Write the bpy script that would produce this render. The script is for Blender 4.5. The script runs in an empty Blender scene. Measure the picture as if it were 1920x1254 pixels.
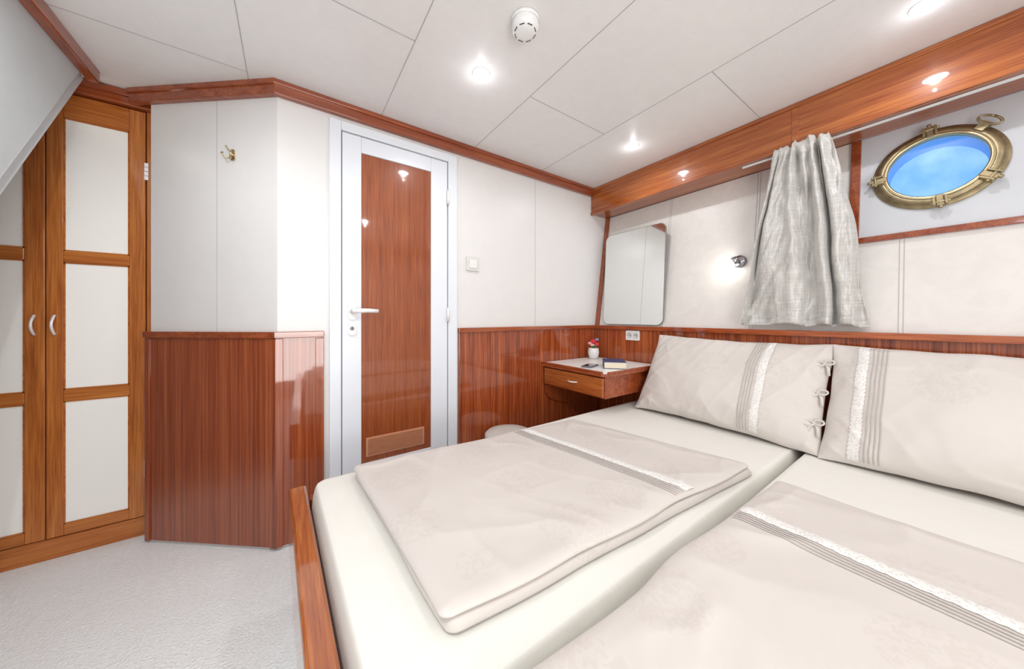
import bpy, bmesh, math, random
from mathutils import Vector, Matrix, noise
random.seed(4)
S=bpy.context.scene
COL=S.collection
H=0.965; CZ=1.935
# ------------------------------------------------------------------ materials
def newmat(name):
    m=bpy.data.materials.new(name); m.use_nodes=True
    nt=m.node_tree; b=nt.nodes['Principled BSDF']
    return m,nt,b
def plain(name,c,rough=.5,metal=0,spec=.5,coat=0,emit=None,es=0,bump=0,bscale=200,var=0,vscale=3,sheen=0,vdist=0):
    m,nt,b=newmat(name)
    b.inputs['Base Color'].default_value=(*c,1); b.inputs['Roughness'].default_value=rough
    b.inputs['Metallic'].default_value=metal; b.inputs['Specular IOR Level'].default_value=spec
    b.inputs['Coat Weight'].default_value=coat; b.inputs['Sheen Weight'].default_value=sheen
    if emit: b.inputs['Emission Color'].default_value=(*emit,1); b.inputs['Emission Strength'].default_value=es
    tc=nt.nodes.new('ShaderNodeTexCoord')
    if bump:
        n=nt.nodes.new('ShaderNodeTexNoise'); n.inputs['Scale'].default_value=bscale; n.inputs['Detail'].default_value=4
        nt.links.new(tc.outputs['Object'],n.inputs['Vector'])
        bp=nt.nodes.new('ShaderNodeBump'); bp.inputs['Strength'].default_value=bump; bp.inputs['Distance'].default_value=.01
        nt.links.new(n.outputs['Fac'],bp.inputs['Height']); nt.links.new(bp.outputs['Normal'],b.inputs['Normal'])
    if var:
        n=nt.nodes.new('ShaderNodeTexNoise'); n.inputs['Scale'].default_value=vscale; n.inputs['Detail'].default_value=6; n.inputs['Distortion'].default_value=vdist
        nt.links.new(tc.outputs['Object'],n.inputs['Vector'])
        r=nt.nodes.new('ShaderNodeValToRGB'); r.color_ramp.elements[0].position=.35; r.color_ramp.elements[1].position=.65
        r.color_ramp.elements[0].color=(*[x*(1-var) for x in c],1); r.color_ramp.elements[1].color=(*[min(1,x*(1+var*.5)) for x in c],1)
        nt.links.new(n.outputs['Fac'],r.inputs['Fac']); nt.links.new(r.outputs['Color'],b.inputs['Base Color'])
    return m
def wood(name,dark,mid,light,sc,fine,rough=.12,coat=.95,dist=.3,lo=.34,hi=.66,fw=.5):
    """sc: mapping scale (grain runs along the small component)"""
    m,nt,b=newmat(name); L=nt.links.new
    tc=nt.nodes.new('ShaderNodeTexCoord')
    def nz(scale,det,ds):
        mp=nt.nodes.new('ShaderNodeMapping'); mp.inputs['Scale'].default_value=scale
        L(tc.outputs['Object'],mp.inputs['Vector'])
        n=nt.nodes.new('ShaderNodeTexNoise'); n.inputs['Scale'].default_value=1; n.inputs['Detail'].default_value=det
        n.inputs['Distortion'].default_value=ds; L(mp.outputs['Vector'],n.inputs['Vector']); return n
    a=nz(sc,3,dist); f=nz(fine,2,0)
    mx=nt.nodes.new('ShaderNodeMix'); mx.data_type='FLOAT'; mx.inputs[0].default_value=fw
    L(a.outputs['Fac'],mx.inputs[2]); L(f.outputs['Fac'],mx.inputs[3])
    r=nt.nodes.new('ShaderNodeValToRGB'); cr=r.color_ramp
    cr.elements[0].position=lo; cr.elements[0].color=(*dark,1)
    cr.elements[1].position=hi; cr.elements[1].color=(*light,1)
    e=cr.elements.new((lo+hi)/2); e.color=(*mid,1)
    L(mx.outputs[0],r.inputs['Fac']); L(r.outputs['Color'],b.inputs['Base Color'])
    b.inputs['Specular IOR Level'].default_value=.15
    b.inputs['Roughness'].default_value=rough+.2; b.inputs['Coat Weight'].default_value=coat; b.inputs['Coat Roughness'].default_value=.05
    b.inputs['Coat IOR'].default_value=1.65
    n3=nt.nodes.new('ShaderNodeTexNoise'); n3.inputs['Scale'].default_value=8; L(tc.outputs['Object'],n3.inputs['Vector'])
    bp=nt.nodes.new('ShaderNodeBump'); bp.inputs['Strength'].default_value=.02; bp.inputs['Distance'].default_value=.02
    L(n3.outputs['Fac'],bp.inputs['Height']); L(bp.outputs['Normal'],b.inputs['Coat Normal'])
    return m
RD,RM,RL=(.18,.029,.008),(.33,.066,.018),(.49,.132,.038)
BD,BM,BL=(.23,.046,.011),(.36,.094,.021),(.49,.158,.037)
OD,OM,OL=(.30,.076,.014),(.46,.142,.028),(.58,.212,.047)
W_v=wood('mahogany_ribbon_vertical',RD,RM,RL,(75,75,.5),(260,260,5),dist=.1,lo=.38,hi=.62)
W_vl=wood('mahogany_vertical',(.18,.032,.009),(.285,.058,.016),(.39,.100,.029),(85,85,.4),(300,300,4),dist=.1,lo=.36,hi=.64,fw=.45)
W_x=wood('mahogany_along_x',(.19,.034,.010),(.28,.057,.016),(.40,.10,.028),(1.2,40,40),(6,200,200))
W_y=wood('mahogany_along_y',BD,BM,BL,(36,1.1,36),(240,8,240),dist=.5)
W_yd=wood('mahogany_ledge',RD,RM,RL,(36,1.4,36),(200,10,200),dist=.4)
W_door=wood('mahogany_door',(.19,.040,.012),(.29,.070,.020),(.40,.112,.033),(60,60,.5),(340,340,6),dist=.1,fw=.6)
W_oz=wood('honey_mahogany_vertical',OD,OM,OL,(22,22,1.3),(240,240,7),rough=.15,dist=.8,fw=.5,coat=.6)
W_ox=wood('honey_mahogany_horizontal',OD,OM,OL,(1.3,22,22),(7,240,240),rough=.15,dist=.8,fw=.5,coat=.6)
WALL=plain('wall_vinyl',(.77,.752,.74),.36,bump=.03,bscale=240,var=.012,vscale=14,vdist=.8)
WALLB=plain('wall_leatherette',(.75,.715,.68),.42,bump=.08,bscale=180,var=.035,vscale=16,vdist=1)
CEIL=plain('ceiling_vinyl',(.80,.785,.775),.40,bump=.04,bscale=200,var=.018,vscale=18,vdist=1)
SEAM=plain('seam',(.42,.40,.39),.7)
SEAML=plain('seam_light',(.52,.50,.49),.7)
GREYP=plain('stair_panel_vinyl',(.56,.59,.60),.45,bump=.05,bscale=250,var=.02,vscale=14,vdist=1)
WHITE=plain('white_aluminium',(.78,.81,.86),.3)
WHITEP=plain('white_plastic',(.83,.83,.82),.3)
METALW=plain('window_panel_paint',(.62,.635,.67),.3,var=.02)
CARPET=plain('carpet_pile',(.97,.98,.975),.95,bump=.6,bscale=150,var=.04,vscale=60,vdist=.5)
CREAM=plain('cream_panel',(.97,.95,.915),.4,bump=.02,bscale=300)
BRASS=plain('aged_brass',(.42,.34,.20),.42,metal=.8,var=.25,vscale=30)
BRASSP=plain('polished_brass',(.58,.47,.28),.28,metal=.95)
CHROME=plain('chrome',(.40,.40,.42),.12,metal=1)
SILVER=plain('satin_silver',(.86,.86,.87),.35,metal=.3)
MIRR=plain('mirror_glass',(.82,.84,.83),.02,metal=1)
MEDGE=plain('mirror_edge',(.25,.235,.22),.3)
DARK=plain('dark_slot',(.03,.03,.03),.6)
GREYH=plain('grey_plastic',(.35,.36,.38),.4)
SHEET=plain('cream_sheet',(.83,.81,.75),.85,bump=.12,bscale=25,sheen=.1)
def linen(name,c,c2):
    m,nt,b=newmat(name); L=nt.links.new
    tc=nt.nodes.new('ShaderNodeTexCoord')
    v=nt.nodes.new('ShaderNodeTexVoronoi'); v.inputs['Scale'].default_value=4.2; v.inputs['Randomness'].default_value=.35
    L(tc.outputs['Object'],v.inputs['Vector'])
    lt=nt.nodes.new('ShaderNodeMath'); lt.operation='LESS_THAN'; lt.inputs[1].default_value=.36; L(v.outputs['Distance'],lt.inputs[0])
    n=nt.nodes.new('ShaderNodeTexNoise'); n.inputs['Scale'].default_value=75; n.inputs['Detail'].default_value=1; n.inputs['Distortion'].default_value=1
    L(tc.outputs['Object'],n.inputs['Vector'])
    gt=nt.nodes.new('ShaderNodeMath'); gt.operation='GREATER_THAN'; gt.inputs[1].default_value=.5; L(n.outputs['Fac'],gt.inputs[0])
    mu=nt.nodes.new('ShaderNodeMath'); mu.operation='MULTIPLY'; L(lt.outputs[0],mu.inputs[0]); L(gt.outputs[0],mu.inputs[1])
    mx=nt.nodes.new('ShaderNodeMix'); mx.data_type='RGBA'; mx.inputs[6].default_value=(*c,1); mx.inputs[7].default_value=(*c2,1)
    L(mu.outputs[0],mx.inputs[0]); L(mx.outputs[2],b.inputs['Base Color'])
    b.inputs['Roughness'].default_value=.52; b.inputs['Sheen Weight'].default_value=.1
    n2=nt.nodes.new('ShaderNodeTexNoise'); n2.inputs['Scale'].default_value=5; n2.inputs['Detail'].default_value=3; n2.inputs['Distortion'].default_value=.4
    L(tc.outputs['Object'],n2.inputs['Vector'])
    bp=nt.nodes.new('ShaderNodeBump'); bp.inputs['Strength'].default_value=.15; bp.inputs['Distance'].default_value=.03
    L(n2.outputs['Fac'],bp.inputs['Height']); L(bp.outputs['Normal'],b.inputs['Normal'])
    return m
SATIN=linen('beige_satin',(.655,.606,.565),(.628,.576,.533))
def lacemat():
    m,nt,b=newmat('white_lace'); L=nt.links.new
    tc=nt.nodes.new('ShaderNodeTexCoord')
    v=nt.nodes.new('ShaderNodeTexVoronoi'); v.inputs['Scale'].default_value=170
    L(tc.outputs['Object'],v.inputs['Vector'])
    r=nt.nodes.new('ShaderNodeValToRGB'); r.color_ramp.elements[0].position=.12; r.color_ramp.elements[1].position=.5
    r.color_ramp.elements[0].color=(.60,.56,.52,1); r.color_ramp.elements[1].color=(.80,.78,.75,1)
    L(v.outputs['Distance'],r.inputs['Fac']); L(r.outputs['Color'],b.inputs['Base Color']); b.inputs['Roughness'].default_value=.9
    return m
LACE=lacemat()
TUCK=plain('pintuck_thread',(.50,.455,.42),.8)
def curtmat():
    m,nt,b=newmat('linen_curtain'); L=nt.links.new
    tc=nt.nodes.new('ShaderNodeTexCoord'); ns=[]
    for sc in ((220,220,9),(10,10,380)):
        mp=nt.nodes.new('ShaderNodeMapping'); mp.inputs['Scale'].default_value=sc; L(tc.outputs['Object'],mp.inputs['Vector'])
        n=nt.nodes.new('ShaderNodeTexNoise'); n.inputs['Scale'].default_value=1; n.inputs['Detail'].default_value=2; L(mp.outputs['Vector'],n.inputs['Vector']); ns.append(n)
    mx=nt.nodes.new('ShaderNodeMix'); mx.data_type='FLOAT'; mx.inputs[0].default_value=.45
    L(ns[0].outputs['Fac'],mx.inputs[2]); L(ns[1].outputs['Fac'],mx.inputs[3])
    r=nt.nodes.new('ShaderNodeValToRGB'); r.color_ramp.elements[0].position=.30; r.color_ramp.elements[1].position=.66
    r.color_ramp.elements[0].color=(.40,.385,.36,1); r.color_ramp.elements[1].color=(.70,.68,.65,1)
    L(mx.outputs[0],r.inputs['Fac']); L(r.outputs['Color'],b.inputs['Base Color']); b.inputs['Roughness'].default_value=.36
    b.inputs['Sheen Weight'].default_value=.3; b.inputs['Specular IOR Level'].default_value=.7
    n2=nt.nodes.new('ShaderNodeTexNoise'); n2.inputs['Scale'].default_value=16; n2.inputs['Detail'].default_value=3; n2.inputs['Distortion'].default_value=1
    L(tc.outputs['Object'],n2.inputs['Vector'])
    bp=nt.nodes.new('ShaderNodeBump'); bp.inputs['Strength'].default_value=.4; bp.inputs['Distance'].default_value=.02
    L(n2.outputs['Fac'],bp.inputs['Height']); L(bp.outputs['Normal'],b.inputs['Normal'])
    return m
CURT=curtmat()
LAMP=plain('downlight_glow',(1,1,1),.5,emit=(.93,.96,1),es=30)
BULB=plain('frosted_bulb_glow',(1,1,1),.5,emit=(1,.98,.93),es=12)
def skymat():
    m,nt,b=newmat('daylight_pane'); L=nt.links.new
    tc=nt.nodes.new('ShaderNodeTexCoord'); n=nt.nodes.new('ShaderNodeTexNoise'); n.inputs['Scale'].default_value=14; n.inputs['Detail'].default_value=7
    L(tc.outputs['Object'],n.inputs['Vector']); r=nt.nodes.new('ShaderNodeValToRGB')
    r.color_ramp.elements[0].position=.35; r.color_ramp.elements[0].color=(.18,.47,.90,1); r.color_ramp.elements[1].position=.75; r.color_ramp.elements[1].color=(.36,.66,.97,1)
    L(n.outputs['Fac'],r.inputs['Fac']); L(r.outputs['Color'],b.inputs['Emission Color']); b.inputs['Emission Strength'].default_value=1.0
    b.inputs['Base Color'].default_value=(.05,.1,.2,1); b.inputs['Specular IOR Level'].default_value=0; b.inputs['Roughness'].default_value=1; return m
SKYG=skymat()
TUNNEL=plain('port_tunnel_daylit',(.20,.42,.75),.7,emit=(.05,.20,.55),es=.4,spec=.1)  # faint blue emission stands in for daylight on the tunnel wall
# ------------------------------------------------------------------ mesh builder
class MB:
    def __init__(s): s.v=[];s.f=[];s.m=[];s.s=[]
    def add(s,vs,fs,mi=0,sm=False,M=None):
        o=len(s.v)
        for p in vs:
            p=Vector(p); s.v.append(M@p if M else p)
        for f in fs: s.f.append([i+o for i in f]); s.m.append(mi); s.s.append(sm)
        return s
    def box(s,x0,x1,y0,y1,z0,z1,mi=0,M=None):
        x0,x1=sorted((x0,x1));y0,y1=sorted((y0,y1));z0,z1=sorted((z0,z1))
        vs=[(x,y,z) for x in (x0,x1) for y in (y0,y1) for z in (z0,z1)]
        return s.add(vs,[(0,1,3,2),(4,6,7,5),(0,4,5,1),(2,3,7,6),(0,2,6,4),(1,5,7,3)],mi,False,M)
    def prism(s,pts,vec,mi=0,M=None,sm=False):
        n=len(pts); vec=Vector(vec); a=[Vector(p) for p in pts]; b=[p+vec for p in a]
        s.add(a+b,[list(range(n)),list(range(2*n-1,n-1,-1))],mi,False,M)
        o=len(s.v)-2*n
        for i in range(n):
            j=(i+1)%n; s.f.append([o+i,o+n+i,o+n+j,o+j]); s.m.append(mi); s.s.append(sm)
        return s
    def lathe(s,prof,n=40,mi=0,M=None,sm=True):
        vs=[];fs=[]
        for r,z in prof:
            for i in range(n):
                a=2*math.pi*i/n; vs.append((r*math.cos(a),r*math.sin(a),z))
        for k in range(len(prof)-1):
            for i in range(n):
                j=(i+1)%n; fs.append((k*n+i,k*n+j,(k+1)*n+j,(k+1)*n+i))
        return s.add(vs,fs,mi,sm,M)
    def tube(s,pts,r,n=10,mi=0,M=None,flat=1):
        pts=[Vector(p) for p in pts]; vs=[];fs=[]
        up=None
        for i,p in enumerate(pts):
            d=(pts[min(i+1,len(pts)-1)]-pts[max(i-1,0)]).normalized()
            if up is None:
                up=Vector((0,0,1)) if abs(d.z)<.9 else Vector((1,0,0))
            sd=d.cross(up).normalized(); up=sd.cross(d).normalized()
            rr=r[i] if isinstance(r,(list,tuple)) else r
            for k in range(n):
                a=2*math.pi*k/n; vs.append(p+sd*math.cos(a)*rr+up*math.sin(a)*rr*flat)
        for i in range(len(pts)-1):
            for k in range(n):
                j=(k+1)%n; fs.append((i*n+k,i*n+j,(i+1)*n+j,(i+1)*n+k))
        fs.append(list(range(n))); fs.append([(len(pts)-1)*n+k for k in range(n)][::-1])
        return s.add(vs,fs,mi,True,M)
    def grid(s,nu,nv,fn,mi=0,M=None):
        vs=[fn(i/nu,j/nv) for i in range(nu+1) for j in range(nv+1)]
        fs=[(i*(nv+1)+j,(i+1)*(nv+1)+j,(i+1)*(nv+1)+j+1,i*(nv+1)+j+1) for i in range(nu) for j in range(nv)]
        return s.add(vs,fs,mi,True,M)
    def obj(s,name,mats,parent=None,bevel=0,weld=False,solid=0):
        me=bpy.data.meshes.new(name); me.from_pydata([tuple(p) for p in s.v],[],s.f)
        for m in (mats if isinstance(mats,(list,tuple)) else [mats]): me.materials.append(m)
        me.polygons.foreach_set('material_index',s.m); me.polygons.foreach_set('use_smooth',s.s)
        bm=bmesh.new(); bm.from_mesh(me)
        if weld: bmesh.ops.remove_doubles(bm,verts=bm.verts,dist=1e-5)
        bmesh.ops.recalc_face_normals(bm,faces=bm.faces); bm.to_mesh(me); bm.free()
        o=bpy.data.objects.new(name,me); COL.objects.link(o)
        if bevel:
            b=o.modifiers.new('b','BEVEL'); b.width=bevel; b.segments=2; b.limit_method='ANGLE'; b.angle_limit=math.radians(50)
        if solid:
            q=o.modifiers.new('s','SOLIDIFY'); q.thickness=solid; q.offset=0
        if parent: attach(o,parent)
        return o
def attach(o,p):
    o.parent=p; o.matrix_parent_inverse=world(p).inverted()
def world(o):
    M=o.matrix_basis.copy()
    if o.parent: M=world(o.parent)@o.matrix_parent_inverse@M
    return M
def empty(name,loc,label,cat,group=None):
    e=bpy.data.objects.new(name,None); e.location=loc; e.empty_display_size=.05; COL.objects.link(e)
    return tag(e,label,cat,None,group)
def tag(o,label,cat,kind=None,group=None):
    o['label']=label; o['category']=cat
    if kind:o['kind']=kind
    if group:o['group']=group
    return o
def struct(o,label,cat): return tag(o,label,cat,'structure')
def basis(o,r,u,n):
    return Matrix(((r[0],u[0],n[0],o[0]),(r[1],u[1],n[1],o[1]),(r[2],u[2],n[2],o[2]),(0,0,0,1)))
def rrect(w,h,r,n=8):
    pts=[]
    for cx,cy,a0 in ((w/2-r,h/2-r,0),(-w/2+r,h/2-r,90),(-w/2+r,-h/2+r,180),(w/2-r,-h/2+r,270)):
        for i in range(n+1):
            a=math.radians(a0+90*i/n); pts.append((cx+r*math.cos(a),cy+r*math.sin(a),0))
    return pts
# ------------------------------------------------------------------ frames
YA=1.64
P0=Vector((-.492,2.013,0)); P1=Vector((-.044,YA,0))
dg=(P1-P0).normalized(); ng=Vector((dg.y,-dg.x,0))
MA=basis((0,YA,0),(1,0,0),(0,0,1),(0,-1,0))       # wall A local: x=X, y=z, z=out
MD=basis(P0,dg,(0,0,1),ng)                        # diagonal wall
k=math.sqrt(1+.15**2)
UB=Vector((.15/k,0,1/k)); NB=Vector((0,-1,0)).cross(UB)
MWB=basis((1.937,0,.90),(0,-1,0),UB,NB)           # wall B : x=-Y, y=(z-.9)*k
def ly(z): return (z-.9)*k
def offs(path,d):
    out=[]
    for i,p in enumerate(path):
        ns=[]
        if i>0: a=(path[i]-path[i-1]).normalized(); ns.append(Vector((a.y,-a.x,0)))
        if i<len(path)-1: a=(path[i+1]-path[i]).normalized(); ns.append(Vector((a.y,-a.x,0)))
        if len(ns)==1: out.append(p+ns[0]*d)
        else: out.append(p+(ns[0]+ns[1])*(d/(1+ns[0].dot(ns[1]))))
    return out
def strip(mb,path,d0,d1,z0,z1,mi=0):
    path=[Vector((p[0],p[1],0)) for p in path]
    pts=offs(path,d1)+offs(path,d0)[::-1]
    mb.prism([(p.x,p.y,z0) for p in pts],(0,0,z1-z0),mi)
# ------------------------------------------------------------------ room shell
struct(MB().box(-1.7,2.25,-1.5,2.75,-.08,0).obj('floor',CARPET),'cream white short pile carpet covering the cabin floor','floor')
mb=MB(); mb.box(-1.7,2.25,-1.5,2.75,CZ,CZ+.08,0)
t=.0012
for X in (-.64,-.14,.36,.865,1.366): mb.box(X-t,X+t,-1.4,2.1 if X<0 else 1.62,CZ-.0012,CZ+.001,1)
for x0,x1,Y in ((-1.5,-.14,1.63),(-.14,.36,1.11),(.36,.865,1.9),(.865,1.366,1.10),(1.366,1.88,.575),(-.64,-.14,.6),(.36,.865,.3),(.865,1.366,.1),(1.366,1.88,-.45)):
    mb.box(x0,x1,Y-t,Y+t,CZ-.0012,CZ+.001,1)
struct(mb.obj('ceiling',[CEIL,SEAM]),'white vinyl panelled cabin ceiling with thin dark joints','ceiling')
# wall A + diagonal
mb=MB()
strip(mb,[P0,P1,(.143,YA)],-.08,0,0,CZ,0)
strip(mb,[(.763,YA),(2.12,YA)],-.08,0,0,CZ,0)
strip(mb,[(.143,YA),(.763,YA)],-.08,0,1.858,CZ,0)
mb.box(.309,.3115,.9,CZ,-.001,.0012,1,MD)
mb.box(1.332,1.3345,.9,CZ,-.001,.0012,1,MA)
struct(mb.obj('wall_door_side',[WALL,SEAML]),'off-white vinyl wall panels around the cabin door','wall')
# wall B
mb=MB()
mb.box(1.937,2.1,-1.4,YA,0,.9,0)
top=ly(1.742)
mb.box(-YA,-.287,0,top,-.09,0,0,MWB); mb.box(-.287,1.4,0,ly(1.275),-.09,0,0,MWB); mb.box(.5,1.4,ly(1.275),top,-.09,0,0,MWB)
for Y,z1 in ((1.11,1.74),(.633,1.74),(.145,1.275)):
    for dd in (-.006,.006): mb.box(-Y+dd-.001,-Y+dd+.001,0,ly(z1),-.001,.0015,1,MWB)
struct(mb.obj('wall_window_side',[WALLB,SEAML]),'cream leatherette hull wall leaning outwards','wall')
struct(MB().box(-1.7,2.2,-1.5,-1.4,0,CZ).obj('wall_rear',WALL),'off-white vinyl cabin wall','wall')
struct(MB().box(-1.7,-1.6,-1.4,2.7,0,CZ).obj('wall_stair_side',WALL),'off-white vinyl cabin wall','wall')
struct(MB().box(-1.6,-.3,2.6,2.7,0,CZ).obj('wall_behind_wardrobe',WALL),'off-white wall behind the wardrobe','wall')
# stair enclosure
mb=MB()
def zs(Y): return 1.92-1.36*(1.935-Y)
pts=[(-.65,1.94,CZ),(-.65,1.935,1.92),(-.65,.53,zs(.53)),(-.65,-.6,.005),(-.65,-.6,CZ)]
mb.prism(pts,(-.6,0,0),0)
nn=Vector((0,1.36,-1)).normalized()
a=Vector((-.66,1.93,1.915)); b=Vector((-.66,.55,zs(.55)))
mb.prism([a,a+nn*.045,b+nn*.045,b],(-.3,0,0),0)
mb.prism([a+Vector((.0112,0,0)),a+nn*.004+Vector((.0112,0,0)),b+nn*.004+Vector((.0112,0,0)),b+Vector((.0112,0,0))],(-.01,0,0),1)
struct(mb.obj('wall_stair_enclosure',[GREYP,SEAM]),'pale grey sloping underside panel of the companionway stairs','wall')
struct(MB().box(-.65,-.617,-.6,1.965,1.885,CZ).obj('trim_1',W_yd,bevel=.004),'mahogany moulding along the stair enclosure under the ceiling','trim')
# crown
mb=MB(); pe=P0-dg*.075
strip(mb,[pe,P1,(1.882,YA)],0,.026,1.877,CZ,0); strip(mb,[pe,P1,(1.882,YA)],0,.034,1.915,CZ,0)
struct(mb.obj('trim_2',W_x,bevel=.003),'varnished mahogany crown moulding along the door wall','trim')
# beam
mb=MB(); mb.box(1.882,2.14,-1.4,YA,1.745,CZ); mb.box(1.874,1.90,-1.4,YA-.001,1.737,1.757); mb.box(1.876,1.885,-1.4,YA-.002,1.915,CZ-.001)
mb.box(1.879,1.884,.432,.458,1.757,1.915)
struct(mb.obj('trim_3',W_y,bevel=.003),'deep glossy mahogany ceiling beam above the porthole wall','trim')
# corner trim, window trims
struct(MB().box(-1.637,-1.603,0,top,0,.014,0,MWB).obj('trim_4',W_vl,bevel=.002),'mahogany corner moulding beside the mirror','trim')
mb=MB(); mb.box(-.292,-.262,ly(1.275),top-.002,0,.014,0,MWB); mb.box(-.262,1.4,ly(1.275),ly(1.298),0,.014,0,MWB)
struct(mb.obj('trim_5',W_x,bevel=.002),'mahogany moulding framing the porthole recess','trim')
# wainscot
zw=.885
mb=MB(); strip(mb,[P0,P1,(.118,YA)],0,.012,.012,zw,0); strip(mb,[P0-dg*.01,P1,(.122,YA)],0,.024,zw-.008,.903,1)
mb.box(.09,.122,.01,zw-.012,.001,.018,0,MA); mb.box(-.008,.012,.01,zw-.012,.001,.018,0,MD)
strip(mb,[P1-dg*.02,P1,P1+Vector((.02,0,0))],.001,.017,.012,zw-.010,0)
struct(mb.obj('trim_6',[W_vl,W_x],bevel=.002),'glossy striped mahogany wainscot beside the wardrobe','wainscot')
mb=MB(); strip(mb,[(.775,YA),(1.925,YA)],0,.012,.012,zw,0); strip(mb,[(.772,YA),(1.925,YA)],0,.024,zw-.008,.903,1); mb.box(.773,.790,.01,zw-.010,.001,.018,0,MA)
struct(mb.obj('trim_7',[W_v,W_x],bevel=.002),'glossy striped mahogany wainscot between door and hull','wainscot')
mb=MB(); mb.box(1.925,1.937,-1.4,YA-.013,.012,zw,0); mb.box(1.903,1.945,-1.4,YA-.025,zw-.008,.903,1)
struct(mb.obj('trim_8',[W_v,W_yd],bevel=.002),'glossy mahogany wainscot with ledge behind the bed head','wainscot')
# ------------------------------------------------------------------ door
door=MB()
for a0,a1,b0,b1 in ((.143,.190,0,1.858),(.711,.763,0,1.858),(.190,.711,1.816,1.858)): door.box(a0,a1,b0,b1,-.06,.016,0,MA)
door=door.obj('door_1',WHITE,bevel=.003); struct(door,'white aluminium cabin door with glossy mahogany panel','door')
mb=MB(); x0,x1,px0,px1=.194,.707,.275,.6146
mb.box(x0,px0,.012,1.812,-.03,.010,0,MA); mb.box(px1,x1,.012,1.812,-.03,.010,0,MA); mb.box(px0,px1,1.738,1.812,-.03,.010,0,MA); mb.box(px0,px1,.012,.27,-.03,.010,0,MA)
leaf=mb.obj('door_leaf',WHITE,door,bevel=.003)
mb=MB().box(px0+.0005,px1-.0005,.2705,1.7375,-.02,.002,0,MA); mb.obj('wood_panel',W_door,leaf)['label']='glossy brown mahogany door panel'
mb=MB(); mb.box(.296,.578,.298,.388,.002,.006,0,MA)
for i in range(9): mb.box(.304,.57,.305+i*.009,.310+i*.009,.006,.010,1,MA)
VENT=plain('vent_brown',(.64,.30,.17),.5); VENT2=plain('vent_brown_slat',(.48,.20,.10),.5)
mb.obj('vent_grille',[VENT,VENT2],leaf)['label']='light brown ventilation grille'
MH=MA@Matrix.Translation((.234,.992,.010))
mb=MB(); mb.prism(rrect(.034,.080,.014),(0,0,.010),0,MH); mb.lathe([(.012,.008),(.012,.035),(.0001,.035)],16,0,MH)
mb.tube([(0,0,.035),(.004,0,.048),(.02,.001,.052),(.06,.002,.052),(.105,0,.050)],[.011,.012,.011,.010,.009],12,0,MH)
mb.obj('door_handle',WHITEP,leaf)
MH=MA@Matrix.Translation((.234,.912,.010))
mb=MB(); mb.prism(rrect(.034,.064,.015),(0,0,.008),0,MH); mb.lathe([(.009,.008),(.009,.011),(.0001,.011)],20,1,MH); mb.box(-.0015,.0015,-.006,.006,.011,.0118,2,MH)
mb.obj('keyhole_plate',[WHITEP,GREYH,DARK],leaf)
for z in (1.58,.94):
    MB().lathe([(.0001,0),(.007,0),(.007,.075),(.0001,.075)],14,0,Matrix.Translation((.706,YA-.022,z))).obj('hinge',WHITEP,door)
# ------------------------------------------------------------------ window/porthole
R=.120; cx,cy=-.068,ly(1.535)
xa,xb,ya_,yb=-.262,.5,ly(1.298),top
angs=sorted([2*math.pi*i/64 for i in range(64)]+[math.atan2(y-cy,x-cx)%(2*math.pi) for x in (xa,xb) for y in (ya_,yb)])
vin=[];vout=[]
for a in angs:
    c,s_=math.cos(a),math.sin(a); ts=[]
    if c>1e-6:ts.append((xb-cx)/c)
    if c<-1e-6:ts.append((xa-cx)/c)
    if s_>1e-6:ts.append((yb-cy)/s_)
    if s_<-1e-6:ts.append((ya_-cy)/s_)
    tt=min(ts); vin.append((cx+R*c,cy+R*s_,0)); vout.append((cx+tt*c,cy+tt*s_,0))
n=len(angs); mb=MB(); mb.add(vin+vout,[(i,(i+1)%n,n+(i+1)%n,n+i) for i in range(n)],0,False,MWB)
struct(mb.obj('wall_porthole_panel',METALW),'pale lilac-white painted panel around the porthole','wall')
MP=MWB@Matrix.Translation((cx,cy,0))
win=MB(); win.lathe([(R,0),(.157,.001),(.159,.005),(.157,.009),(.146,.010),(.145,.017),(.142,.023),(.134,.026),(.127,.025),(.123,.020),(R,.015),(R,0)],72,0,MP)
win=win.obj('window_1',BRASS); struct(win,'round brass porthole with hinged rim and clamp bolts','window')
MB().lathe([(R-.001,.0),(R-.001,-.085)],48,0,MP).obj('port_tunnel',TUNNEL,win)
MB().lathe([(.0001,-.083),(R-.001,-.083)],48,0,MP).obj('daylight_pane',SKYG,win)
m,nt,b=newmat('port_glass')
tr=nt.nodes.new('ShaderNodeBsdfTransparent'); tr.inputs[0].default_value=(.94,.98,1,1); gl=nt.nodes.new('ShaderNodeBsdfGlossy'); gl.inputs['Roughness'].default_value=.35
ms=nt.nodes.new('ShaderNodeMixShader'); ms.inputs[0].default_value=.03
nt.links.new(tr.outputs[0],ms.inputs[1]); nt.links.new(gl.outputs[0],ms.inputs[2]); nt.links.new(ms.outputs[0],nt.nodes['Material Output'].inputs['Surface'])
MB().lathe([(.0001,.012),(R,.012)],48,0,MP).obj('glass_pane',m,win)
MB().lathe([(.117,.014),(.117,.028),(.122,.030),(.128,.028)],64,0,MP).obj('inner_rim',BRASSP,win)
for ang in (95,185,275,325):
    A=MP@Matrix.Rotation(math.radians(ang),4,'Z')@Matrix.Translation((-.006,0,0))
    mb=MB()
    for s_ in (-.018,.010): mb.box(.132,.166,s_,s_+.008,.008,.040,0,A)
    mb.tube([(.155,-.024,.033),(.155,.024,.033)],.005,10,0,A)
    mb.box(.126,.168,-.009,.009,.022,.035,0,A); mb.tube([(.166,0,.030),(.178,0,.030)],.006,10,0,A)
    mb.obj('clamp_lug',BRASS,win,bevel=.002)
A=MP@Matrix.Rotation(math.radians(46),4,'Z')@Matrix.Translation((-.008,0,0))
mb=MB(); mb.box(.140,.170,-.012,.012,.008,.034,0,A)
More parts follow.
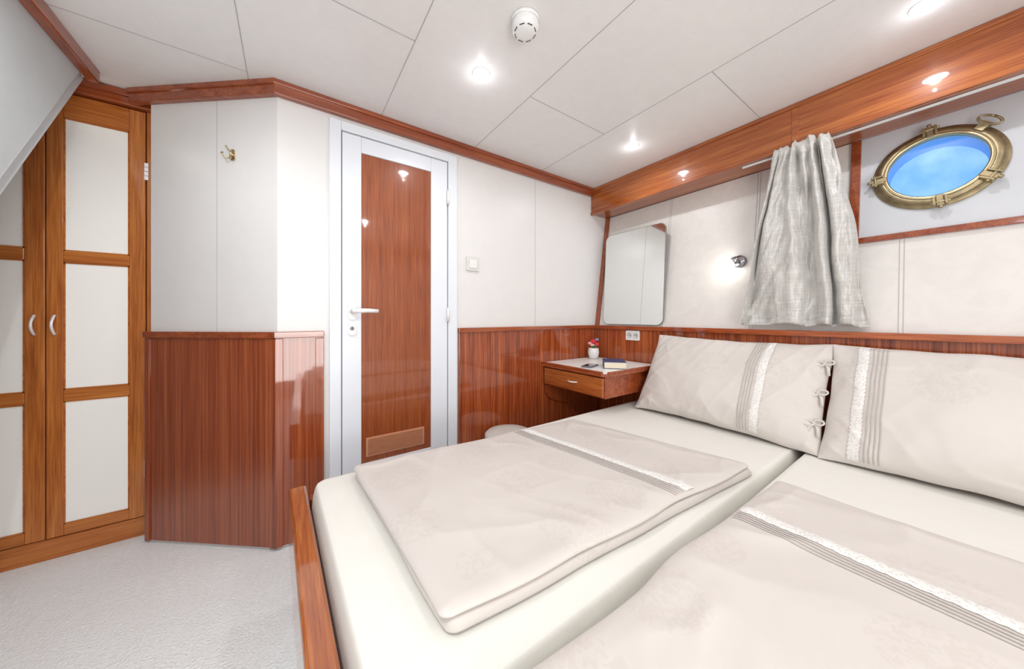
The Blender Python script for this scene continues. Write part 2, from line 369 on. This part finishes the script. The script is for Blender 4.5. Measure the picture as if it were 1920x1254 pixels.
mb.tube([(.176+.013*math.cos(a),.030*math.sin(a),.032) for a in [i*math.pi/10 for i in range(21)]],.004,8,0,A)
mb.obj('clamp_ring',BRASS,win)
# ------------------------------------------------------------------ wardrobe
wd=empty('wardrobe',(-.95,2.3,0),'honey mahogany built-in wardrobe with cream panelled doors','wardrobe')
mb=MB(); mb.box(-1.36,-.505,2.105,2.55,.0,1.93,0); mb.box(-1.36,-.500,2.085,2.105,0,.082,1); mb.box(-.522,-.500,2.083,2.105,.082,1.872,0)
mb.obj('body',[W_oz,W_ox],wd,bevel=.002)
mb=MB(); mb.box(-1.36,-.47,2.055,2.105,1.872,1.932,0); mb.box(-1.36,-.47,2.045,2.06,1.905,1.932,0); mb.obj('cornice',W_x,wd,bevel=.003)['label']='dark mahogany cornice'
def wdoor(xl,xr,hx,hinge_x):
    z0,z1=.086,1.868; y0,y1=2.080,2.102
    sl=.042
    d=MB(); d.box(xl,xl+sl,y0,y1,z0,z1,0); d.box(xr-sl-.006,xr,y0,y1,z0,z1,0)
    il,ir=xl+sl,xr-sl-.006
    rails=[(z0,.13),(.625,.672),(1.185,1.232),(1.768,z1)]
    for a,b in rails: d.box(il,ir,y0,y1,a,b,1)
    d=d.obj('door',[W_oz,W_ox],wd,bevel=.0025)
    for i in range(3):
        a=rails[i][1]; b=rails[i+1][0]
        MB().box(il+.0005,ir-.0005,y0+.006,y1-.004,a+.0005,b-.0005).obj('door_panel',CREAM,d)['label']='cream vinyl inset door panel'
        q=MB()
        for (p,q0,r_,s_) in ((il,il+.004,a,b),(ir-.004,ir,a,b),(il,ir,a,a+.004),(il,ir,b-.004,b)): q.box(p,q0,y0+.002,y0+.0059,r_,s_)
        q.obj('panel_moulding',W_ox,d)
    MB().tube([(hx,y0+.001,.970)]+[(hx,y0-.004-.020*math.sin(math.pi*i/12),.970-.074*i/12) for i in range(13)]+[(hx,y0+.001,.896)],.0042,10).obj('handle',SILVER,d)['label']='curved silver door handle'
    for z in (1.57,.26):
        h=MB()
        for i in range(4): h.box(hinge_x-.006,hinge_x+.006,y0-.006,y0+.002,z+i*.019,z+i*.019+.017)
        h.obj('hinge',SILVER,d)
wdoor(-.790,-.525,-.769,-.521)
wdoor(-1.058,-.793,-.817,-1.060)
# ------------------------------------------------------------------ small wall things
e=empty('coat_hook',MD@Vector((.384,1.64,0)),'small brass double coat hook screwed to the wall','coat hook')
MM=MD@Matrix.Translation((.384,1.645,0))@Matrix.Scale(.85,4); mb=MB()
mb.prism(rrect(.022,.055,.009),(0,0,.004),0,MM); mb.lathe([(.009,.004),(.007,.012),(.0001,.014)],16,0,MM); mb.obj('plate',BRASSP,e)
for s_ in (-1,1):
    MB().tube([(0,-.012,.004),(s_*.008,-.022,.018),(s_*.016,-.022,.030),(s_*.022,-.010,.034),(s_*.024,.000,.034)],[.004,.0035,.0035,.0035,.005],10,0,MM).obj('prong',BRASSP,e)
MB().tube([(0,.012,.004),(0,.014,.022),(0,.024,.034),(0,.030,.036)],[.004,.0035,.0035,.005],10,0,MM).obj('prong',BRASSP,e)
MM=MA@Matrix.Translation((.864,1.271,0))
e=empty('light_switch',MA@Vector((.864,1.271,0)),'white square rocker light switch on the wall','light switch')
SWM=plain('switch_ivory',(.70,.69,.65),.3)
MB().prism(rrect(.080,.080,.006),(0,0,.011),0,MM).obj('cover_plate',SWM,e,bevel=.002)
MB().box(-.024,.024,-.024,.024,.010,.0175,0,MM@Matrix.Rotation(.07,4,'X')).obj('rocker',WHITEP,e,bevel=.002)
MS=basis((1.925,1.306,.838),(0,-1,0),(0,0,1),(-1,0,0))
e=empty('wall_socket',(1.925,1.306,.838),'white double power socket on the mahogany wainscot','power socket')
MB().prism(rrect(.105,.066,.006),(0,0,.010),0,MS).obj('cover_plate',WHITEP,e,bevel=.002)
SG=plain('socket_grey',(.6,.6,.6),.4)
for sx in (-.024,.024):
    mb=MB(); T=MS@Matrix.Translation((sx,0,0)); mb.lathe([(.020,.0102),(.019,.012),(.017,.012),(.0165,.0103),(.0001,.0103)],24,0,T)
    for q in (-.0075,.0075): mb.lathe([(.003,.0107),(.0001,.0107)],10,1,T@Matrix.Translation((q,0,0)))
    mb.obj('outlet',[SG,DARK],e)
# mirror
MM=MWB@Matrix.Translation((-1.328,ly(.906),.006))@Matrix.Rotation(math.radians(5.2),4,'X')@Matrix.Translation((0,.335,0))
e=empty('mirror',MM@Vector((0,-.335,0)),'frameless wall mirror with rounded corners standing on the ledge','mirror')
MB().prism(rrect(.470,.665,.045),(0,0,.006),0,MM).obj('backing',MEDGE,e)
MB().prism(rrect(.463,.658,.042),(0,0,.002),0,MM@Matrix.Translation((0,0,.0062))).obj('mirror_glass',MIRR,e)
# sconce
lw=MWB@Matrix.Translation((-.700,ly(1.262),0))
e=empty('wall_lamp',lw@Vector((0,0,0)),'small chrome reading lamp with glowing frosted bulb','wall lamp')
MB().lathe([(.0001,.0),(.034,.0),(.034,.010),(.030,.016),(.0001,.018)],28,0,lw).obj('wall_plate',CHROME,e)
MB().tube([(0,0,.015),(-.004,-.003,.035),(-.012,-.008,.05)],.006,10,0,lw).obj('arm',CHROME,e)
dr=Vector((-.80,-.55,.22)).normalized(); st=Vector((.008,.006,.045))
MB().tube([lw@(st+dr*q) for q in (0,.004,.02,.030)],[.014,.019,.022,.022],20).obj('socket',CHROME,e)
MB().tube([lw@(st+dr*q) for q in (.028,.038,.058,.070,.076)],[.021,.027,.029,.020,.004],20).obj('bulb',BULB,e)
ld=bpy.data.lights.new('bulb_light','POINT'); ld.energy=.10; ld.color=(1,.95,.86); ld.shadow_soft_size=0
lo=bpy.data.objects.new('bulb_light',ld); lo.location=lw@(st+dr*.10+Vector((0,0,.03))); COL.objects.link(lo); attach(lo,e)
# smoke detector
sx,sy=.630,.826
MC=Matrix.Translation((sx,sy,CZ))@Matrix.Rotation(math.pi,4,'X')@Matrix.Scale(.9,4)
e=empty('smoke_detector',(sx,sy,CZ),'round white smoke detector on the ceiling','smoke detector')
MB().lathe([(.0001,0),(.052,0),(.053,.010),(.050,.014)],40,0,MC).obj('base',WHITEP,e)
mb=MB(); mb.lathe([(.049,.012),(.050,.030),(.044,.040),(.036,.046),(.022,.050),(.0001,.051)],40,0,MC)
for i in range(8):
    A=MC@Matrix.Rotation(math.radians(i*45+10),4,'Z'); mb.box(.036,.0385,-.009,.009,.0445,.0465,1,A)
mb.obj('cover',[WHITEP,DARK],e)
# downlights
locs=[(.624,1.108),(1.602,1.087),(1.62,.072),(.62,-.20),(-.42,1.05),(-.36,.1),(1.62,-.9),(.62,-.9)]  # includes unseen lights added to brighten the left wall and carpet
pw=[5.5,4.2,4,4.5,11,25,4.5,5]
def downlight(x,y,en):
    e=empty('ceiling_light',(x,y,CZ),'small round recessed ceiling spotlight switched on','ceiling light','recessed ceiling spotlights')
    M_=Matrix.Translation((x,y,CZ))@Matrix.Rotation(math.pi,4,'X')
    MB().lathe([(.035,0),(.035,.002),(.034,.003),(.032,.002),(.032,0)],32,0,M_).obj('bezel',WHITEP,e)
    MB().lathe([(.032,.002),(.0001,.0025)],32,0,M_).obj('lens',LAMP,e)
    ld=bpy.data.lights.new('spot_light','SPOT'); ld.energy=en; ld.spot_size=math.radians(172); ld.spot_blend=.6; ld.shadow_soft_size=.009; ld.color=(.95,.97,1)
    lo=bpy.data.objects.new('spot_light',ld); lo.location=(x,y,CZ-.013); COL.objects.link(lo); attach(lo,e)
    ld=bpy.data.lights.new('spill_light','POINT'); ld.energy=.18; ld.shadow_soft_size=0; ld.color=(.95,.97,1)
    lo=bpy.data.objects.new('spill_light',ld); lo.location=(x,y,CZ-.05); COL.objects.link(lo); attach(lo,e)
    return e
for p,en in zip(locs,pw): downlight(*p,en)
# ------------------------------------------------------------------ bed
bed=empty('bed',(1,.37,0),'double bed base with glossy mahogany foot board','bed')
fx=lambda Y:.018+(.61-Y)*.0336
mb=MB(); mb.prism([(fx(1.21)+.018,1.21,.002),(fx(-.49)+.018,-.49,.002),(1.90,-.49,.002),(1.90,1.21,.002)],(0,0,.213)); mb.obj('base',CARPET,bed)['label']='base covered in cream carpet'
mb=MB(); mb.prism([(fx(1.262),1.262,.225),(fx(-.53),-.53,.225),(fx(-.53)+.047,-.53,.225),(fx(1.262)+.047,1.262,.225)],(0,0,.182))
mb.obj('foot_board',wood('foot_board_mahogany',BD,BM,BL,(36,1.4,36),(220,10,220),dist=.4),bed,bevel=.007)
mb=MB(); mb.box(.052,1.90,1.224,1.258,.215,.37); mb.obj('side_rail',W_x,bed,bevel=.004)
mb=MB(); mb.box(.108,1.90,-.53,-.50,.215,.37); mb.obj('side_rail',W_x,bed,bevel=.004)
mb=MB(); mb.box(.108,1.90,-.498,1.220,.215,.234); mb.obj('slat_platform',plain('plywood',(.5,.38,.25),.7),bed)
def soft(mb,quad,z0,th,rad,p,amp,seed,nu=90,nv=70,edge=.05,fr=6.0,wr=0,mi=0,flatbot=False,oe=.006):
    A,B,C,D=[Vector(q) for q in quad]  # uv 00,10,11,01
    W=((B-A).length+(C-D).length)/2; Hh=((D-A).length+(C-B).length)/2
    def plan(u,v):
        x,y=u*W,v*Hh; d=min(x,W-x,y,Hh-y)
        cx_=min(max(x,rad),W-rad); cy_=min(max(y,rad),Hh-rad)
        a,b=x-cx_,y-cy_
        if abs(a)>1e-9 and abs(b)>1e-9:
            m_=max(abs(a),abs(b)); l_=math.hypot(a,b); a,b=a*m_/l_,b*m_/l_
        x,y=cx_+a,cy_+b; uu,vv=x/W,y/Hh
        P=(A*(1-uu)+B*uu)*(1-vv)+(D*(1-uu)+C*uu)*vv
        return Vector((P[0],P[1],0)),d
    def hp(d):
        q=max(0,1-d/edge); return max(0,1-q**p)**(1/p)
    def ew(P,d): return noise.noise(Vector((P.x*4,P.y*4,seed+3)))*oe*2*max(0,1-d/.12)
    fc=0 if flatbot else .5
    def topf(u,v,off=0):
        P,d=plan(u,v); h=hp(d)
        nz=noise.noise(Vector((P.x*fr,P.y*fr,seed)))*amp+noise.noise(Vector((P.x*fr*3,P.y*fr*1.6,seed+5)))*amp*.35
        w=0
        if wr:
            for kk,(fx_,fy,gx,gy) in enumerate(((5,2,-1,2),(2,-5,3,1))):
                n1=noise.noise(Vector((P.x*fx_+P.y*fy,P.x*gx+P.y*gy,seed+9+kk*4)))
                w+=wr*max(0,1-abs(n1)*4)**2*min(1,.25+max(0,1-d/.2))
        e=ew(P,d)
        return Vector((P.x+e,P.y-e,z0+th*(fc+(1-fc)*h)+(nz+w)*min(1,d/.05)+off))
    def botf(u,v):
        P,d=plan(u,v); e=ew(P,d); return Vector((P.x+e,P.y-e,z0+(0 if flatbot else th*(.5-.5*hp(d)))))
    def coords(n,Wd):
        ed=[edge*(1-math.cos(math.pi/2*i/10)) /Wd for i in range(11)]
        mid=[ed[-1]+(1-2*ed[-1])*i/n for i in range(1,n)]
        return ed+mid+[1-q for q in ed[::-1]]
    U=coords(nu,W); V=coords(nv,Hh)
    for fn in (topf,botf): mb.grid(len(U)-1,len(V)-1,lambda a,b:fn(U[round(a*(len(U)-1))],V[round(b*(len(V)-1))]),mi)
    return topf
MT=.435
mb=MB(); soft(mb,[(fx(.381)+.050,.381),(1.90,.381),(1.90,1.220),(fx(1.22)+.050,1.220)],.236,MT-.236,.05,2.0,.0010,1,edge=.022,wr=.001,flatbot=True,oe=0)
tag(mb.obj('mattress',SHEET,weld=True),'mattress in cream fitted sheet beside the bedside table','mattress',group='mattresses on the double bed')
mb=MB(); soft(mb,[(fx(-.495)+.050,-.495),(1.90,-.495),(1.90,.378),(fx(.378)+.050,.378)],.236,MT-.236,.05,2.0,.0010,7,edge=.022,wr=.001,flatbot=True,oe=0)
tag(mb.obj('mattress',SHEET,weld=True),'mattress in cream fitted sheet under the second duvet','mattress',group='mattresses on the double bed')
def lace_on(parent,f,u,v0,v1,hw,name='lace_trim',tucks=(),nrm=Vector((0,0,1)),off=.0035,tw=.0022):
    def mk(uc,hw_,sc,offn):
        mb=MB(); n=60
        def g(a,b):
            v=v0+(v1-v0)*a; w=hw_*(1+(.20*abs(math.sin(a*n*math.pi*.5)) if sc else 0)); uu=uc+(b*2-1)*w
            return f(uu,v)+nrm*(offn*(1-.6*abs(b*2-1)**2))
        mb.grid(360 if sc else 160,8 if sc else 4,g); return mb
    mk(u,hw,True,off).obj(name,LACE,parent); 
    for tq in tucks: mk(tq,tw,False,off).obj('pintuck',TUCK,parent)
def duvet(quad,seed,label,lu,z):
    e=empty('duvet',((quad[0][0]+quad[2][0])/2,(quad[0][1]+quad[2][1])/2,z),label,'duvet','folded duvets on the double bed')
    mb=MB(); soft(mb,[(q[0]+.008,q[1]-.006) for q in quad],z,.018,.02,2,.001,seed+20,edge=.014,nu=110,nv=80,flatbot=True,oe=.004); mb.obj('folded_under_layer',SATIN,e,weld=True)
    mb=MB(); f=soft(mb,quad,z+.016,.020,.02,2,.005,seed,edge=.032,nu=170,nv=120,wr=.0045,oe=.007,fr=3.0); mb.obj('cover',SATIN,e,weld=True)
    lace_on(e,f,lu,.012,.988,.0150,tucks=[lu-.025-.0105*i for i in range(4)],tw=.0017)
    return e
duvet([(.205,.489),(1.265,.412),(1.125,1.085),(.165,1.168)],3,'folded beige satin duvet with white lace band on the bed',.690,MT+.006)
duvet([(.17,-.40),(1.21,-.42),(1.205,.335),(.20,.352)],12,'folded beige satin duvet with lace band and faint floral pattern',.735,MT+.007)
# ------------------------------------------------------------------ pillows
def pillow(cy,cxx,cz,w,h,T,seed,label,lu,side,tilt=0,ties=False):
    up=Vector((.52,0,.854)).normalized(); r=Vector((0,-1,0)); nm=r.cross(up)
    M_=basis((cxx,cy,cz),r,up,nm)@Matrix.Rotation(tilt,4,'Z')
    e=empty('pillow',(cxx,cy,MT),label,'pillow','pillows against the bed head')
    def f(u,v,s=1):
        a,b=2*u-1,2*v-1; 
        x=a*w/2*(1-.03*(1-b*b)*abs(a)**3); y=b*h/2*(1-.07*(1-a*a)*abs(b)**3)
        prof=(max(0,1-abs(a)**2.6)**.62)*(max(0,1-abs(b)**2.4)**.62)
        z=T*.5*prof*(1+(-.18*b if s>0 else 0))
        edgef=min(1,(1-max(abs(a),abs(b)))*8)
        nz=noise.noise(Vector((x*6,y*6,seed)))*.011+noise.noise(Vector((x*14+y*8,y*12,seed+3)))*.003
        ra=noise.noise(Vector((x*11-y*5,y*4,seed+7))); rb=noise.noise(Vector((x*5+y*11,x*5-y*4,seed+17)))
        eg=.15+.85*max(abs(a),abs(b))**2
        z+=s*(nz+(.0065*max(0,1-abs(ra)*4)**1.5+.0055*max(0,1-abs(rb)*4)**1.5)*eg)*edgef
        return Vector((x+noise.noise(Vector((y*9,seed,0)))*.005,y+noise.noise(Vector((x*9,seed,4)))*.006,s*z if s<0 else z))
    rem=lambda t:.5-.5*math.cos(math.pi*t)
    mb=MB(); mb.grid(140,90,lambda a,b:f(rem(a),rem(b),1),0,M_); mb.grid(60,40,lambda a,b:(lambda q:Vector((q.x,q.y,-abs(q.z)*.8)))(f(rem(a),rem(b),1)),0,M_)
    mb.obj('pillowcase',SATIN,e)
    g=lambda u,v:M_@(f(u,v,1)+Vector((0,0,.0015)))
    nw=(M_.to_3x3()@Vector((0,0,1)))
    lace_on(e,g,lu,.02,.98,.017,nrm=nw,tucks=[lu+side*(.034+.014*i) for i in range(4)],off=.003,tw=.0017)
    if ties:
        for v in (.78,.50,.24):
            c=f(.985,v,1); MQ=M_@Matrix.Translation((c.x-.006,c.y,c.z+.014))@Matrix.Scale(.72,4)
            for s_ in (-1,1):
                mb=MB(); pts=[]
                for i in range(17):
                    a=2*math.pi*i/16; pts.append((s_*(.020-.020*math.cos(a)),.014*math.sin(a)+s_*.006,.006*math.sin(a/2)))
                mb.tube(pts,.005,8,0,MQ,flat=.5); mb.obj('tie_loop',SATIN,e)
                MB().tube([(0,0,0),(s_*.018,-.028,0),(s_*.022,-.07,-.01)],[.004,.007,.008],8,0,MQ,flat=.35).obj('tie_end',SATIN,e)
            MB().lathe([(.0001,-.006),(.006,-.004),(.008,0),(.006,.004),(.0001,.006)],12,0,MQ).obj('knot',SATIN,e)
    return e
pillow(.700,1.752,.648,.78,.48,.165,2,'plump beige satin pillow with ties and lace stripe beside the nightstand',.735,-1,ties=True,tilt=-.012)
pillow(-.080,1.738,.646,.795,.48,.165,9,'plump beige satin pillow with lace stripe at its closed end',.115,1,tilt=.0)
# ------------------------------------------------------------------ nightstand
ns=empty('nightstand',(1.64,1.35,.30),'wall-hung mahogany nightstand with white top and one drawer','nightstand')
nx0,nx1,ny0,ny1=1.372,1.922,1.095,1.622
mb=MB(); mb.prism([(nx0,ny0+.03,.640),(nx0+.03,ny0,.640),(nx1-.02,ny0,.640),(nx1-.02,ny1,.640),(nx0,ny1,.640)],(0,0,.016)); 
for q in ((nx0,nx0+.016,ny0+.03,ny1),(nx0+.03,nx1-.02,ny0,ny0+.014)): mb.box(*q,.6555,.668)
mb.obj('top_board',W_yd,ns,bevel=.003)
MB().prism([(nx0+.017,ny0+.035,.6565),(nx0+.035,ny0+.0155,.6565),(nx1-.021,ny0+.0155,.6565),(nx1-.021,ny1-.001,.6565),(nx0+.017,ny1-.001,.6565)],(0,0,.006)).obj('top_inlay',plain('white_laminate',(.90,.89,.86),.35),ns)['label']='white laminate top surface'
mb=MB(); mb.box(nx0+.035,nx1-.03,ny0+.03,ny1-.002,.515,.639); mb.obj('body',W_yd,ns,bevel=.003)
dr_=MB().box(nx0+.014,nx0+.034,ny0+.035,ny1-.012,.522,.630).obj('drawer',W_y,ns,bevel=.004)
MB().tube([(nx0+.016,1.385,.580)]+[(nx0+.012-.020*math.sin(math.pi*i/10),1.385-.07*i/10,.580) for i in range(11)]+[(nx0+.016,1.315,.580)],.004,8).obj('handle',SILVER,dr_)['label']='curved silver drawer handle'
prof=[(nx0+.02,.514),(nx0+.03,.49),(nx0+.028,.46),(nx0+.05,.43),(nx0+.10,.40),(nx0+.17,.385),(nx0+.23,.36),(nx0+.28,.31),(nx0+.30,.25),(nx1-.01,.25),(nx1-.01,.514)]
MB().prism([(x,ny1-.024,z) for x,z in prof],(0,.02,0)).obj('bracket',W_vl,ns,bevel=.002)
# items on nightstand
zt=.6635
T=Matrix.Translation((1.80,1.545,zt))
e=empty('potted_plant',(1.80,1.545,zt),'small white pot with red and blue flowers','potted plant')
MB().lathe([(.0001,0),(.026,0),(.034,.015),(.040,.045),(.036,.075),(.033,.078),(.031,.070),(.0001,.068)],28,0,T).obj('pot',WHITEP,e)
RED=plain('red_petal',(.75,.03,.06),.5); BLU=plain('blue_petal',(.2,.3,.6),.5); GRN=plain('leaf_green',(.08,.25,.08),.5); PNK=plain('pink_petal',(.85,.4,.4),.5)
for i,(dx,dy,dz,m_,sc_) in enumerate([(0,.0,.125,RED,1.5),(.012,-.018,.105,RED,1.2),(-.012,.02,.11,PNK,1.2),(.0,-.030,.140,BLU,.9),(-.02,-.006,.10,PNK,1)]):
    mb=MB()
    for kx in range(5):
        A=T@Matrix.Translation((dx,dy,dz))@Matrix.Rotation(kx*1.257+i,4,'Z')@Matrix.Scale(sc_,4)@Matrix.Translation((.007,0,0))
        mb.lathe([(.0001,-.009),(.006,-.007),(.009,0),(.006,.007),(.0001,.009)],10,0,A)
    mb.obj('flower',m_,e)
mb=MB()
for i in range(7):
    a=i*.9; mb.tube([(0,0,.06),(.01*math.cos(a),.01*math.sin(a),.09),(.03*math.cos(a),.03*math.sin(a),.10+.006*(i%3))],[.003,.008,.001],8,0,T,flat=.3)
mb.obj('leaves',GRN,e)
T=Matrix.Translation((1.50,1.315,zt))@Matrix.Rotation(.35,4,'Z')
e=empty('mobile_phone',(1.50,1.315,zt),'dark grey mobile phone lying on the nightstand','mobile phone')
MB().prism(rrect(.13,.065,.009),(0,0,.008),0,T).obj('body',plain('phone_shell',(.2,.21,.24),.3,metal=.5),e,bevel=.001)
MB().prism(rrect(.118,.058,.005),(0,0,.0006),0,T@Matrix.Translation((0,0,.0082))).obj('screen',plain('phone_screen',(.02,.02,.03),.08),e)
T=Matrix.Translation((1.60,1.215,zt))@Matrix.Rotation(-.85,4,'Z')
e=empty('book',(1.60,1.215,zt),'closed hardback book with dark blue cover','book')
NAVY=plain('navy_cover',(.03,.05,.16),.45); PAGE=plain('book_pages',(.78,.70,.55),.8,bump=.1,bscale=300)
mb=MB(); mb.box(-.062,.062,-.080,.080,0,.003,0,T); mb.box(-.062,.062,-.080,.080,.037,.040,0,T); mb.box(-.0645,-.060,-.080,.080,0,.040,0,T); mb.obj('cover',NAVY,e,bevel=.001)
MB().box(-.0595,.0615,-.079,.079,.0032,.0368,0,T).obj('pages',PAGE,e)
# ------------------------------------------------------------------ pouf
e=empty('stool',(1.005,1.47,0),'round cream upholstered stool between bed and wainscot','stool')
T=Matrix.Translation((1.005,1.47,0))@Matrix.Diagonal((1,1,.94,1))
MB().lathe([(.0001,.03),(.115,.03),(.125,.05),(.13,.2),(.128,.30)],40,0,T).obj('body',SHEET,e)
MB().lathe([(.128,.30),(.134,.305),(.134,.330),(.122,.342),(.07,.347),(.0001,.348)],40,0,T).obj('seat',plain('pouf_top',(.68,.65,.60),.7,bump=.1),e)
for a in range(4):
    q=a*math.pi/2+.78; MB().lathe([(.0001,0),(.014,0),(.018,.031),(.0001,.031)],12,0,T@Matrix.Translation((.09*math.cos(q),.09*math.sin(q),0))).obj('foot',DARK,e)
# ------------------------------------------------------------------ curtain
def cf(a,b):
    yt=.516-.178*a; yb_=.662-.456*a
    w=b**.85; 
    aw=a+.075*math.sin(a*7+1)+.025*math.sin(a*17)+.03*math.sin(b*3+a*5)
    Y=yt*(1-w)+yb_*w+.012*noise.noise(Vector((a*3,b*3,9)))
    ph=aw*3.5*2*math.pi+.5*math.sin(b*2.2+a*4)+.4
    A=.014+.027*min(1,b*1.3)
    q=math.sin(ph); q=math.copysign(abs(q)**.75,q)
    X=1.881+.004*b-A*q*(.75+.6*noise.noise(Vector((a*4,b*1.5,22))))-.012*math.sin(ph*2.3+b*1.2)*(1-.5*b)
    X+=noise.noise(Vector((a*7,b*3,3)))*.018*min(1,b*3)+noise.noise(Vector((a*14+b*5,b*10,6)))*.014
    Y+=.014*math.sin(ph+1.4+b*1.5)*(.3+b*.7)
    z=1.750-(1.750-.928)*b+.010*math.sin(ph+.5)*b*.7+.016*noise.noise(Vector((a*8,0,2)))*(1-b)*2
    wx=1.937+.15*max(0,z-.9)-.012
    if z<.93: wx=1.897
    X=min(X,wx)
    if z>1.70: 
        f_=min(1,(z-1.70)/.035); X=X*(1-f_)+min(X,1.868)*f_
    return Vector((X,Y,z))
cur=empty('curtain',(1.89,.43,.93),'gathered grey linen curtain hanging beside the porthole','curtain')
MB().grid(320,150,cf).obj('fabric',CURT,cur,solid=.0025)
mb=MB(); mb.grid(320,3,lambda a,b:cf(a,.962+.036*b)+Vector((-.003,0,0))); mb.obj('hem',CURT,cur,solid=.003)
mb=MB(); mb.box(1.905,1.915,-1.35,.66,1.728,1.736); tag(mb.obj('curtain_rail',WHITEP,bevel=.001),'slim white curtain rail under the mahogany beam','curtain rail')
# ------------------------------------------------------------------ lights
def area(name,loc,tgt,size,en,col):
    ld=bpy.data.lights.new(name,'AREA'); ld.energy=en; ld.size=size; ld.color=col
    o=bpy.data.objects.new(name,ld); o.location=loc; o.rotation_euler=(Vector(tgt)-Vector(loc)).to_track_quat('-Z','Y').to_euler(); COL.objects.link(o); return o
area('soft_fill',(.1,-1.15,1.3),(.1,1.4,.9),1.1,12,(1,.99,.97))  # added fill behind the camera, not a cabin fixture
area('uplight_fill',(.1,-1.0,.62),(.3,.6,1.95),.8,15,(1,.99,.97))  # added fill aimed up for ceiling bounce, no real fixture
ld=bpy.data.lights.new('wardrobe_lamp','POINT'); ld.energy=1.1; ld.color=(1,.91,.78); ld.shadow_soft_size=.06
lo=bpy.data.objects.new('wardrobe_lamp',ld); lo.location=(-.72,1.86,1.78); COL.objects.link(lo)
w=bpy.data.worlds.new('w'); S.world=w; w.use_nodes=True; w.node_tree.nodes['Background'].inputs[0].default_value=(.7,.8,1,1); w.node_tree.nodes['Background'].inputs[1].default_value=.5
# ------------------------------------------------------------------ camera
cd=bpy.data.cameras.new('camera'); cam=bpy.data.objects.new('camera',cd); COL.objects.link(cam)
cd.sensor_width=36; cd.lens=595/1920*36; cd.shift_y=-33/1920; cd.clip_start=.02
cam.location=(0,0,H); cam.rotation_euler=(math.pi/2,0,math.radians(-34.95)); S.camera=cam
S.view_settings.view_transform='Standard'; S.view_settings.look='None'; S.view_settings.exposure=0
